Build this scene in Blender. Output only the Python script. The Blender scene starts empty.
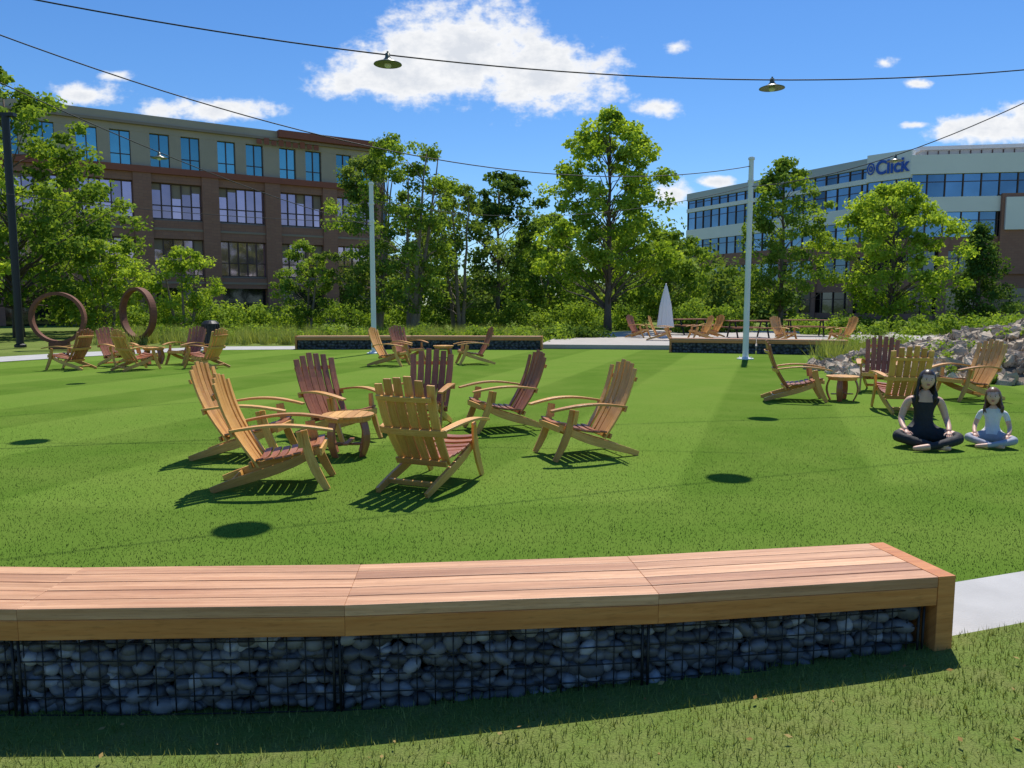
import bpy, bmesh, math, random
import numpy as np
from mathutils import Vector, Matrix
random.seed(7)
scene=bpy.context.scene
COL=scene.collection
R=math.radians

# ------------------------------------------------------------ node helpers
def new_mat(name):
    m=bpy.data.materials.new(name); m.use_nodes=True
    nt=m.node_tree; nt.nodes.clear()
    out=nt.nodes.new('ShaderNodeOutputMaterial')
    return m,nt,out
def N(nt,t,**kw):
    n=nt.nodes.new(t)
    for k,v in kw.items():
        if hasattr(n,k) and not k.startswith('in_'): setattr(n,k,v)
    return n
def L(nt,a,b): nt.links.new(a,b)
def math_n(nt,op,a,b=None,c=None,clamp=False):
    n=nt.nodes.new('ShaderNodeMath'); n.operation=op; n.use_clamp=clamp
    for i,x in enumerate([a,b,c]):
        if x is None: continue
        if isinstance(x,(int,float)): n.inputs[i].default_value=x
        else: nt.links.new(x,n.inputs[i])
    return n.outputs[0]
def mixc(nt,fac,a,b,mode='MIX'):
    n=nt.nodes.new('ShaderNodeMix'); n.data_type='RGBA'; n.blend_type=mode
    if isinstance(fac,(int,float)): n.inputs[0].default_value=fac
    else: nt.links.new(fac,n.inputs[0])
    for i,x in ((6,a),(7,b)):
        if isinstance(x,(tuple,list)): n.inputs[i].default_value=(*x[:3],1)
        else: nt.links.new(x,n.inputs[i])
    return n.outputs[2]
def noise(nt,vec,scale,detail=4,rough=.55):
    n=nt.nodes.new('ShaderNodeTexNoise'); n.inputs['Scale'].default_value=scale
    n.inputs['Detail'].default_value=detail; n.inputs['Roughness'].default_value=rough
    if vec is not None: nt.links.new(vec,n.inputs['Vector'])
    return n.outputs[0]
def ramp(nt,fac,stops):
    n=nt.nodes.new('ShaderNodeValToRGB'); cr=n.color_ramp
    while len(cr.elements)<len(stops): cr.elements.new(.5)
    for e,(p,c) in zip(cr.elements,stops):
        e.position=p; e.color=(*c,1) if len(c)==3 else c
    nt.links.new(fac,n.inputs[0]); return n.outputs[0]
def bump(nt,h,strength,dist=.01):
    n=nt.nodes.new('ShaderNodeBump'); n.inputs['Strength'].default_value=strength
    n.inputs['Distance'].default_value=dist; nt.links.new(h,n.inputs['Height']); return n.outputs[0]
def scalevec(nt,vec,s):
    n=nt.nodes.new('ShaderNodeMapping'); n.inputs['Scale'].default_value=s
    nt.links.new(vec,n.inputs['Vector']); return n.outputs[0]
def tone(nt):
    a=nt.nodes.new('ShaderNodeAttribute'); a.attribute_name='tone'; return a.outputs['Fac']
def upnormal(nt,k):
    g=N(nt,'ShaderNodeNewGeometry')
    a=nt.nodes.new('ShaderNodeVectorMath'); a.operation='ADD'; L(nt,g.outputs['Normal'],a.inputs[0]); a.inputs[1].default_value=(0,0,k)
    b=nt.nodes.new('ShaderNodeVectorMath'); b.operation='NORMALIZE'; L(nt,a.outputs[0],b.inputs[0]); return b.outputs[0]

def basic(name,col,rough=.7,var=.15,scale=3,bumps=0,metal=0,bscale=40,usetone=False,spec=.5,bdist=.01,sss=0):
    m,nt,out=new_mat(name)
    p=N(nt,'ShaderNodeBsdfPrincipled'); g=N(nt,'ShaderNodeNewGeometry')
    nz=noise(nt,g.outputs['Position'],scale,4)
    c=mixc(nt,nz,tuple(x*(1-var*1.6) for x in col),tuple(min(1,x*(1+var*1.6)) for x in col))
    if usetone:
        t=tone(nt); cc=N(nt,'ShaderNodeCombineColor')
        for i in range(3): L(nt,t,cc.inputs[i])
        c=mixc(nt,1.0,c,cc.outputs[0],'MULTIPLY')
    L(nt,c,p.inputs['Base Color']); p.inputs['Roughness'].default_value=rough
    p.inputs['Metallic'].default_value=metal; p.inputs['Specular IOR Level'].default_value=spec
    if sss: p.inputs['Subsurface Weight'].default_value=sss; p.inputs['Subsurface Scale'].default_value=.01
    if bumps:
        L(nt,bump(nt,noise(nt,g.outputs['Position'],bscale,3),bumps,bdist),p.inputs['Normal'])
    L(nt,p.outputs[0],out.inputs[0]); return m

def wood_mat(name,c1,c2,rough=.45,grain=(3,3,3),wear=.5):
    m,nt,out=new_mat(name)
    p=N(nt,'ShaderNodeBsdfPrincipled'); tc=N(nt,'ShaderNodeTexCoord')
    v=tc.outputs['UV']
    mp=scalevec(nt,v,grain)
    n1=noise(nt,mp,1.0,5,.65)
    n2=noise(nt,scalevec(nt,v,(grain[0]*.3,grain[1]*.3,1)),1.0,3)
    n3=noise(nt,scalevec(nt,v,(grain[0]*6,grain[1]*2.5,1)),1.0,2)
    c=mixc(nt,ramp(nt,n1,[(.32,(0,0,0)),(.68,(1,1,1))]),c1,c2)
    c=mixc(nt,math_n(nt,'MULTIPLY',ramp(nt,n2,[(.4,(0,0,0)),(.65,(1,1,1))]),wear),c,tuple(x*.62 for x in c1))
    c=mixc(nt,math_n(nt,'MULTIPLY',ramp(nt,n3,[(.55,(0,0,0)),(.7,(1,1,1))]),.35),c,tuple(x*.45 for x in c1))
    t=tone(nt); cc=N(nt,'ShaderNodeCombineColor')
    L(nt,t,cc.inputs[0]); L(nt,math_n(nt,'POWER',t,1.3),cc.inputs[1]); L(nt,math_n(nt,'POWER',t,1.4),cc.inputs[2])
    c=mixc(nt,1.0,c,cc.outputs[0],'MULTIPLY')
    L(nt,c,p.inputs['Base Color'])
    L(nt,math_n(nt,'MULTIPLY_ADD',n1,.3,rough-.12),p.inputs['Roughness'])
    L(nt,bump(nt,n1,.3,.003),p.inputs['Normal'])
    L(nt,p.outputs[0],out.inputs[0]); return m

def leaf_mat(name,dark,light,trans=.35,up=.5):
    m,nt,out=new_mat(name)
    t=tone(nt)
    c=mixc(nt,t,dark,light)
    p=N(nt,'ShaderNodeBsdfDiffuse'); L(nt,c,p.inputs['Color'])
    tr=N(nt,'ShaderNodeBsdfTranslucent'); L(nt,mixc(nt,1.0,c,(1.5,1.4,.5),'MULTIPLY'),tr.inputs[0])
    if up: L(nt,upnormal(nt,up),p.inputs['Normal'])
    mx=N(nt,'ShaderNodeMixShader'); mx.inputs[0].default_value=trans
    L(nt,p.outputs[0],mx.inputs[1]); L(nt,tr.outputs[0],mx.inputs[2]); L(nt,mx.outputs[0],out.inputs[0]); return m

# ------------------------------------------------------------ mesh builder
class MB:
    def __init__(s): s.V=[];s.F=[];s.M=[];s.T=[];s.UV=[];s.n=0
    def add(s,vs,fs,mat=0,tn=1.0,uv=None):
        o=len(s.V); s.V.extend([tuple(v) for v in vs])
        s.T.extend([tn]*len(vs))
        s.UV.extend(uv if uv else [(v[0],v[1]) for v in vs])
        for f in fs: s.F.append(tuple(i+o for i in f)); s.M.append(mat)
    def hexa(s,p,mat=0,tn=1.0):
        o=random.random()*50
        a=Vector(p[1])-Vector(p[0]); ln=a.length; 
        b=(Vector(p[3])-Vector(p[0])).length; h=(Vector(p[4])-Vector(p[0])).length
        uv=[(o,o),(o+ln,o),(o+ln,o+b),(o,o+b),(o,o+h),(o+ln,o+h),(o+ln,o+b+h),(o,o+b+h)]
        s.add(p,[(3,2,1,0),(4,5,6,7),(0,1,5,4),(1,2,6,5),(2,3,7,6),(3,0,4,7)],mat,tn,uv)
    def box(s,x0,x1,y0,y1,z0,z1,mat=0,tn=1.0,fr=None):
        p=[(x0,y0,z0),(x1,y0,z0),(x1,y1,z0),(x0,y1,z0),(x0,y0,z1),(x1,y0,z1),(x1,y1,z1),(x0,y1,z1)]
        if fr: p=[fr(q) for q in p]
        s.hexa(p,mat,tn)
    def strip(s,path,wd,w,th,mat=0,tn=1.0,uvo=None):
        path=[Vector(p) for p in path]; n=len(path); vs=[];uv=[]
        o=random.random()*30; ln=0
        for i,p in enumerate(path):
            t=(path[min(i+1,n-1)]-path[max(i-1,0)]).normalized()
            d=Vector(wd[i] if isinstance(wd,list) else wd); d=(d-t*d.dot(t)).normalized(); nn=t.cross(d)
            ww=(w[i] if isinstance(w,list) else w)/2; h=th/2
            if i: ln+=(p-path[i-1]).length
            for a,b in ((-1,-1),(1,-1),(1,1),(-1,1)):
                vs.append(p+d*ww*a+nn*h*b); uv.append((o+ln,o+a*ww+(b*h)))
        fs=[(3,2,1,0),tuple(4*(n-1)+k for k in range(4))]
        for i in range(n-1):
            for k in range(4):
                a=4*i+k;b=4*i+(k+1)%4; fs.append((a,b,b+4,a+4))
        s.add(vs,fs,mat,tn,uv)
    def tube(s,path,rad,n=8,mat=0,tn=1.0,cap=True):
        path=[Vector(p) for p in path]; m=len(path); vs=[]
        prev=None
        for i,p in enumerate(path):
            t=(path[min(i+1,m-1)]-path[max(i-1,0)]).normalized()
            ref=Vector((0,0,1)) if abs(t.z)<.9 else Vector((1,0,0))
            if prev is not None: ref=prev
            a=(ref-t*ref.dot(t)).normalized(); prev=a; b=t.cross(a)
            r=rad[i] if isinstance(rad,(list,tuple)) else rad
            for k in range(n):
                an=2*math.pi*k/n; vs.append(p+(a*math.cos(an)+b*math.sin(an))*r)
        fs=[]
        for i in range(m-1):
            for k in range(n):
                fs.append((i*n+k,i*n+(k+1)%n,(i+1)*n+(k+1)%n,(i+1)*n+k))
        if cap: fs+= [tuple(reversed(range(n))),tuple((m-1)*n+k for k in range(n))]
        s.add(vs,fs,mat,tn)
    def ell(s,c,r,mat=0,tn=1.0,nu=12,nv=8,rot=None):
        vs=[];fs=[]
        for j in range(nv+1):
            ph=math.pi*j/nv
            for i in range(nu):
                th=2*math.pi*i/nu
                v=Vector((r[0]*math.sin(ph)*math.cos(th),r[1]*math.sin(ph)*math.sin(th),r[2]*math.cos(ph)))
                if rot: v=rot@v
                vs.append(v+Vector(c))
        for j in range(nv):
            for i in range(nu):
                a=j*nu+i;b=j*nu+(i+1)%nu
                fs.append((a,a+nu,b+nu,b))
        s.add(vs,fs,mat,tn)
    def lathe(s,c,prof,n=20,mat=0,tn=1.0,fold=0):
        vs=[];fs=[]
        for (r,z) in prof:
            for i in range(n):
                th=2*math.pi*i/n; rr=r*(1+fold*(1 if i%2 else -1))
                vs.append((c[0]+rr*math.cos(th),c[1]+rr*math.sin(th),c[2]+z))
        for j in range(len(prof)-1):
            for i in range(n):
                a=j*n+i;b=j*n+(i+1)%n; fs.append((a,b,b+n,a+n))
        s.add(vs,fs,mat,tn)
    def mesh(s,name,mats,smooth=False):
        me=bpy.data.meshes.new(name); me.from_pydata(s.V,[],s.F)
        for m in mats: me.materials.append(m)
        me.polygons.foreach_set('material_index',s.M)
        if smooth: me.polygons.foreach_set('use_smooth',[True]*len(s.F))
        at=me.attributes.new('tone','FLOAT','POINT'); at.data.foreach_set('value',s.T)
        uvl=me.uv_layers.new(name='UVMap'); vi=np.zeros(len(me.loops),dtype=np.int32); me.loops.foreach_get('vertex_index',vi)
        uva=np.array(s.UV,dtype=np.float32)[vi]; uvl.data.foreach_set('uv',uva.ravel())
        me.update(); return me
    def obj(s,name,mats,parent=None,smooth=False,bevel=0):
        return mkobj(name,s.mesh(name,mats,smooth),parent,bevel)
def mkobj(name,me,parent=None,bevel=0):
    o=bpy.data.objects.new(name,me); COL.objects.link(o)
    if parent: o.parent=parent
    if bevel:
        b=o.modifiers.new('bev','BEVEL'); b.width=bevel; b.segments=2; b.limit_method='ANGLE'
    return o
def empty(name,loc=(0,0,0),rz=0):
    e=bpy.data.objects.new(name,None); COL.objects.link(e); e.location=loc; e.rotation_euler=(0,0,rz); e.empty_display_size=.2; return e
def np_mesh(name,verts,k,mats,tones=None,matidx=None,smooth=False):
    me=bpy.data.meshes.new(name); nv=len(verts); nf=nv//k
    me.vertices.add(nv); me.vertices.foreach_set('co',np.asarray(verts,dtype=np.float32).ravel())
    me.loops.add(nv); me.loops.foreach_set('vertex_index',np.arange(nv,dtype=np.int32))
    me.polygons.add(nf); me.polygons.foreach_set('loop_start',np.arange(0,nv,k,dtype=np.int32))
    for m in mats: me.materials.append(m)
    if matidx is not None: me.polygons.foreach_set('material_index',np.asarray(matidx,dtype=np.int32))
    if tones is not None:
        at=me.attributes.new('tone','FLOAT','POINT'); at.data.foreach_set('value',np.asarray(tones,dtype=np.float32))
    me.update(calc_edges=True); me.validate(); return me
def smoothst(x): x=max(0,min(1,x)); return x*x*(3-2*x)

# ------------------------------------------------------------ materials
CX,CY=-1.9,22.8     # centre of the circular lawn
def turf_material(name='artificial_turf',blade=False):
    m,nt,out=new_mat(name)
    g=N(nt,'ShaderNodeNewGeometry'); sp=N(nt,'ShaderNodeSeparateXYZ'); L(nt,g.outputs['Position'],sp.inputs[0])
    x,y=sp.outputs[0],sp.outputs[1]
    dx=math_n(nt,'ADD',x,-CX); dy=math_n(nt,'ADD',y,-CY)
    r=math_n(nt,'SQRT',math_n(nt,'ADD',math_n(nt,'MULTIPLY',dx,dx),math_n(nt,'MULTIPLY',dy,dy)))
    ring=math_n(nt,'MULTIPLY_ADD',r,6.0,-16.9*6+.5,clamp=True)
    a=R(18.5)
    d=math_n(nt,'SUBTRACT',math_n(nt,'MULTIPLY',x,math.cos(a)),math_n(nt,'MULTIPLY',y,math.sin(a)))
    d=math_n(nt,'DIVIDE',math_n(nt,'ADD',d,.735+40*3.45),3.45)
    st=math_n(nt,'MULTIPLY_ADD',math_n(nt,'SINE',math_n(nt,'MULTIPLY',d,2*math.pi)),-5.0,.5,clamp=True)
    st=math_n(nt,'ADD',math_n(nt,'MULTIPLY',st,math_n(nt,'SUBTRACT',1.0,ring)),math_n(nt,'MULTIPLY',ring,.18))
    c=mixc(nt,st,(.098,.182,.024),(.150,.248,.038))
    n1=noise(nt,g.outputs['Position'],.9,4); n2=noise(nt,g.outputs['Position'],230,2,.7); n3=noise(nt,g.outputs['Position'],30,3,.6)
    if not blade:
        c=mixc(nt,math_n(nt,'MULTIPLY',ramp(nt,n2,[(.38,(1,1,1)),(.55,(0,0,0))]),.4),c,(.05,.095,.012))
    else:
        c=mixc(nt,math_n(nt,'MULTIPLY',tone(nt),.35),c,(.22,.31,.06))
    c=mixc(nt,math_n(nt,'MULTIPLY',n3,.25),c,(.15,.235,.04))
    c=mixc(nt,math_n(nt,'MULTIPLY',ramp(nt,n1,[(.38,(0,0,0)),(.68,(1,1,1))]),.4),c,(.185,.25,.05))
    p=N(nt,'ShaderNodeBsdfDiffuse'); L(nt,c,p.inputs['Color'])
    if blade: L(nt,upnormal(nt,1.3),p.inputs['Normal'])
    else: L(nt,bump(nt,n2,.5,.012),p.inputs['Normal'])
    L(nt,p.outputs[0],out.inputs[0])
    return m
M_turf=turf_material(); M_turfb=turf_material('turf_fibre',True)
def lawn_material():
    m,nt,out=new_mat('lawn_soil_grass')
    g=N(nt,'ShaderNodeNewGeometry'); pos=g.outputs['Position']
    n1=noise(nt,pos,.35,5); n2=noise(nt,pos,6,4,.7); n3=noise(nt,pos,120,2,.7)
    c=mixc(nt,ramp(nt,n1,[(.35,(0,0,0)),(.65,(1,1,1))]),(.13,.20,.04),(.20,.27,.065))
    c=mixc(nt,math_n(nt,'MULTIPLY',ramp(nt,n2,[(.4,(0,0,0)),(.7,(1,1,1))]),.6),c,(.24,.24,.09))
    c=mixc(nt,math_n(nt,'MULTIPLY',ramp(nt,n3,[(.35,(1,1,1)),(.6,(0,0,0))]),.5),c,(.08,.10,.03))
    p=N(nt,'ShaderNodeBsdfDiffuse'); L(nt,c,p.inputs['Color'])
    L(nt,bump(nt,n3,.6,.02),p.inputs['Normal']); L(nt,p.outputs[0],out.inputs[0]); return m
M_lawn=lawn_material()
M_blade=leaf_mat('grass_blades',(.10,.155,.03),(.36,.40,.12),.25,1.2)
M_conc=basic('paving_concrete',(.44,.43,.41),.85,.16,3,.4,bscale=90)
M_conc2=basic('paving_tan',(.42,.385,.34),.85,.12,1.5,.3,bscale=30)
M_gold=wood_mat('oak_golden',(.68,.32,.075),(.86,.49,.15),.34,(6,60,1),.3)
M_red=wood_mat('oak_wine_stained',(.34,.115,.05),(.50,.215,.10),.34,(6,60,1),.35)
M_ipe=wood_mat('bench_hardwood',(.56,.27,.13),(.80,.47,.26),.46,(2.0,50,1),.6)
M_ipe_d=wood_mat('bench_hardwood_edge',(.58,.20,.055),(.76,.33,.10),.34,(2.0,40,1),.45)
M_wire=basic('black_wire',(.03,.03,.03),.5,.1,10,metal=.6)
M_black=basic('black_metal',(.02,.02,.022),.45,.1,5,metal=.3)
M_cable=basic('cable_black',(.012,.012,.014),.6,.1,5)
M_stone=basic('river_stone',(.14,.14,.15),.5,.3,25,.25,bscale=60,usetone=True)
M_dark=basic('gabion_shade_backing',(.01,.01,.011),.9,.1,5)  # near-black colour stands in for deep shade between the stones
M_pole=basic('galvanised_pole',(.76,.76,.75),.45,.06,2,metal=.0)
M_lamp=basic('lamp_enamel',(.10,.12,.09),.35,.1,5)
M_glassy=basic('lamp_diffuser',(.6,.6,.55),.3,.05,5)
M_rust=basic('corten_steel',(.17,.065,.035),.8,.35,4,.3)
M_bark=basic('bark',(.13,.10,.08),.9,.3,12,.6,bscale=30,bdist=.03)
M_barkl=basic('bark_light',(.24,.19,.15),.9,.3,12,.5,bscale=30,bdist=.03)
M_rock=basic('rubble_rock',(.56,.455,.33),.85,.3,2.5,.7,bscale=14,usetone=True,bdist=.04)
M_canvas=basic('umbrella_canvas',(.80,.79,.75),.8,.04,3,.1)

# ------------------------------------------------------------ ground
mb=MB(); S=900
mb.add([(-S,-60,-.03),(S,-60,-.03),(S,1500,-.03),(-S,1500,-.03)],[(0,1,2,3)])
mb.obj('ground',[M_lawn])
pts=[]
for i in range(-40,46):
    th=i*.02; pts.append((CX+19.62*math.sin(th),CY-19.62*math.cos(th)))
pts+= [(13.6,11.5),(13.0,17.5),(11.2,24.6),(6.8,26.5),(1.2,27.6),(-4,27.6),(-10.4,26.9),(-13,23.5),(-15.5,18.5)]
mb=MB(); mb.add([(x,y,0.0) for x,y in pts],[tuple(range(len(pts)))]); mb.obj('turf_lawn',[M_turf])
mb=MB()
inner=[(-30,9),(-19,15.5),(-15.6,18.6),(-13.1,23.5),(-10.5,26.9),(-4,27.7)]
outer=[(-31,11.5),(-20.5,17.6),(-17,20.4),(-14.6,25.3),(-11.3,29.0),(-4,29.8)]
vs=[(x,y,.006) for x,y in inner]+[(x,y,.006) for x,y in outer]
mb.add(vs,[(i,i+1,i+7,i+6) for i in range(5)]); mb.obj('side_path',[M_conc])
mb=MB()
def poly_slab(mb,pts,z0,z1):
    n=len(pts); vs=[(x,y,z0) for x,y in pts]+[(x,y,z1) for x,y in pts]
    mb.add(vs,[tuple(range(n,2*n))]+[(i,(i+1)%n,(i+1)%n+n,i+n) for i in range(n)])
poly_slab(mb,[(1.0,28.2),(6.4,27.4),(12.5,26.6),(19,30),(22,40),(8,44),(2.6,38)],-.02,.13)
mb.obj('patio',[M_conc2])
mb=MB()
poly_slab(mb,[(1.87,2.9),(7,3.6),(9.5,7.8),(6.0,5.55),(4.2,4.75),(2.9,4.22),(2.37,4.03),(1.87,3.92)],-.02,.10)
mb.obj('walkway',[M_conc])
def front_y(x): return CY-math.sqrt(max(1,19.93**2-(x-CX)**2))
def lawn_z(x,y):
    t=max(0,min(1.15,(x+1.9)/3.8)); z=.15*t**2.4
    return z+.01*math.sin(x*2.1)+.008*math.sin(y*3+x)
mb=MB(); nx,ny=120,40; vs=[];fs=[]
for j in range(ny+1):
    for i in range(nx+1):
        x=-7+14*i/nx; yf=front_y(x)+.03 if x<1.9 else front_y(1.9)+.03+.16*(x-1.9)
        y=-6+(yf+6)*(1-(1-j/ny)**2); vs.append((x,y,lawn_z(x,y)))
for j in range(ny):
    for i in range(nx):
        a=j*(nx+1)+i; fs.append((a,a+1,a+nx+2,a+nx+1))
mb.add(vs,fs); mb.obj('front_lawn',[M_lawn],smooth=True)

def blades(name,xs,ys,zs,lmin,lmax,w,lean,mat,rng,tn):
    n=len(xs); a=rng.uniform(0,2*np.pi,n); ln=rng.uniform(lmin,lmax,n); la=rng.uniform(0,2*np.pi,n); le=np.abs(rng.normal(0,lean,n))
    ww=w*rng.uniform(.6,1.3,n)/2
    v=np.zeros((n,3,3)); base=np.stack([xs,ys,zs],1)
    dx=np.stack([np.cos(a)*ww,np.sin(a)*ww,np.zeros(n)],1)
    v[:,0]=base-dx; v[:,1]=base+dx
    v[:,2]=base+np.stack([np.cos(la)*np.sin(le)*ln,np.sin(la)*np.sin(le)*ln,np.cos(le)*ln],1)
    return np_mesh(name,v.reshape(-1,3),3,[mat],np.repeat(tn,3))
rng=np.random.default_rng(3)
n=90000; xs=rng.uniform(-2.6,3.9,n); ys=rng.uniform(1.75,3.75,n)
yf=np.array([front_y(x)+.02 if x<1.9 else front_y(1.9)+.02+.16*(x-1.9) for x in xs]); k=ys<yf; xs,ys=xs[k],ys[k]
patch=.5+.5*np.sin(xs*2.7+1.3*np.sin(ys*3.1))*np.cos(ys*3.7+xs)
patch2=.5+.5*np.sin(xs*9+2*np.sin(ys*7))*np.cos(ys*11+2*xs)
k=rng.uniform(0,1,len(xs))<.55+.45*patch2; xs,ys,patch,patch2=xs[k],ys[k],patch[k],patch2[k]
zs=np.array([lawn_z(x,y) for x,y in zip(xs,ys)])-.004
tn=np.clip(rng.normal(.40,.27,len(xs))+.4*(patch-.5)-.2*(patch2-.5),0,1)
mkobj('grass',blades('grass',xs,ys,zs,.014,.046,.0045,.75,M_blade,rng,tn))
n=120000; ys=3.2+9.5*(1-np.sqrt(rng.uniform(0,1,n))); xs=rng.uniform(-1,1,n)*(ys*.72)
r=np.hypot(xs-CX,ys-CY); k=(r<19.5)&~((xs>1.8)&(ys<4.05+.4*(xs-2.3))); xs,ys=xs[k],ys[k]
mkobj('turf_pile',blades('turf_pile',xs,ys,np.zeros(len(xs)),.008,.018,.0045,.6,M_turfb,rng,rng.uniform(0,1,len(xs))))
n=70; xs=rng.uniform(-2.2,2.8,n); ys=rng.uniform(2.1,3.0,n); v=np.zeros((n,4,3))
for i in range(n):
    a=rng.uniform(0,6.28); s=rng.uniform(.008,.018); z=lawn_z(xs[i],ys[i])+.03
    d=np.array([math.cos(a)*s,math.sin(a)*s,rng.uniform(-.3,.3)*s]); p=np.array([-math.sin(a)*s*.5,math.cos(a)*s*.5,rng.uniform(-.3,.3)*s]); c=np.array([xs[i],ys[i],z])
    v[i]=[c-d,c+p,c+d,c-p]
mkobj('fallen_leaves',np_mesh('fallen_leaves',v.reshape(-1,3),4,[leaf_mat('dry_leaf',(.25,.14,.05),(.42,.32,.13),.2)],np.repeat(rng.uniform(0,1,n),4)))

# ------------------------------------------------------------ near gabion bench
def pol(th,r,z): return (CX+r*math.sin(th),CY-r*math.cos(th),z)
bench=empty('gabion_bench')
TH1=.186; DT=.0615
joints=[TH1-DT*i for i in range(6)][::-1]
mb=MB(); ZT=.455
def seg(mb,t0,t1,r0,r1,z0,z1,mat,tn):
    mb.hexa([pol(t0,r1,z0),pol(t1,r1,z0),pol(t1,r0,z0),pol(t0,r0,z0),pol(t0,r1,z1),pol(t1,r1,z1),pol(t1,r0,z1),pol(t0,r0,z1)],mat,tn)
rb=[20.0,19.905,19.812,19.718,19.626]
for si in range(5):
    t0,t1=joints[si]+.000012,joints[si+1]-.000012
    te=t1
    for bi in range(5):
        ro=rb[bi]-.0032; ri=ro-.0880
        if bi==0: seg(mb,t0,te,ri,20.0,ZT-.045,ZT,0,random.uniform(.85,1.05))
        else: seg(mb,t0,te,ri,ro,ZT-.038,ZT+random.uniform(-.001,.001),0,random.choice([.70,.84,.95,1.0,1.08]))
    seg(mb,t0,te,19.965,19.998,ZT-.125,ZT-.0465,1,random.uniform(.92,1.03))
    seg(mb,t0,te,19.545,19.575,ZT-.125,ZT-.04,1,random.uniform(.9,1.05))
te=.186
seg(mb,te+.0001,te+.0042,19.532,20.0,.02,ZT+.001,1,1.0)
mb.obj('seat_planks',[M_ipe,M_ipe_d],bench,bevel=.0022)
mb=MB(); zt=.325; r0=19.955
ths=np.arange(joints[0],TH1-.004,.0036)
for th in ths: mb.tube([pol(th,r0,-.02),pol(th,r0,zt)],.0026,5,0)
for zz in np.arange(.012,zt+.01,.072):
    p=[pol(t,r0+.004,zz) for t in np.linspace(joints[0],TH1-.002,60)]; mb.tube(p,.0026,5,0)
for t in joints:
    for o in (-.0006,.0006): mb.tube([pol(t-.002+o,r0+.006,-.02),pol(t-.002+o,r0+.006,zt+.005)],.006,6,0)
mb.obj('wire_cage',[M_wire],bench,smooth=True)
mb=MB(); seg(mb,joints[0],TH1-.0015,19.6,19.88,-.02,zt+.003,0,1); mb.obj('gabion_shade_backing',[M_dark],bench)  # added backing box, coloured as shade, closes the gaps behind the stones
bm=bmesh.new(); bmesh.ops.create_icosphere(bm,subdivisions=3,radius=1); bm.verts.ensure_lookup_table()
ico=np.array([v.co[:] for v in bm.verts]); icf=np.array([[v.index for v in f.verts] for f in bm.faces]); bm.free()
def stones(name,places,parent,mat,ico=ico,icf=icf,smooth=True):
    V=[];F=[];T=[];o=0
    for (c,s,rz,tn) in places:
        d=ico.copy(); q=np.array([random.uniform(-.25,.25) for _ in range(3)])
        d=d*(1+(ico@q)[:,None]*.6+.10*np.sin(ico[:,[1]]*3+q[0]*30))
        M=np.array(Matrix.Rotation(rz,3,Vector((random.random()-.5,random.random()-.5,random.random()-.5)).normalized()))
        d=(d*np.array(s))@M.T+np.array(c); V.append(d);F.append(icf+o);T.append(np.full(len(d),tn));o+=len(d)
    V=np.concatenate(V);F=np.concatenate(F);T=np.concatenate(T)
    me=bpy.data.meshes.new(name); me.vertices.add(len(V)); me.vertices.foreach_set('co',V.astype(np.float32).ravel())
    me.loops.add(F.size); me.loops.foreach_set('vertex_index',F.astype(np.int32).ravel())
    me.polygons.add(len(F)); me.polygons.foreach_set('loop_start',np.arange(0,F.size,3,dtype=np.int32))
    me.materials.append(mat); at=me.attributes.new('tone','FLOAT','POINT'); at.data.foreach_set('value',T.astype(np.float32))
    me.update(calc_edges=True)
    if smooth: me.polygons.foreach_set('use_smooth',[True]*len(F))
    return mkobj(name,me,parent)
pl=[]
for lay,rr in ((0,19.918),(1,19.89)):
    z=.03
    while z<zt-.005:
        th=-.118+random.random()*.002
        while th<TH1-.004:
            s=random.uniform(.022,.042)
            tn=random.choice([.45,.55,.7,.8,1,1.15]) if random.random()<.85 else random.choice([1.7,2.3])
            if th>-.10: pl.append((pol(th,rr+random.uniform(-.012,.012),z+random.uniform(-.014,.014)),(s*random.uniform(.95,1.4),s*.9,s*random.uniform(.6,.95)),random.uniform(-.9,.9),tn))
            th+=(s*1.75)/20
        z+=.050
stones('river_stones',pl,bench,M_stone)

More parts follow.
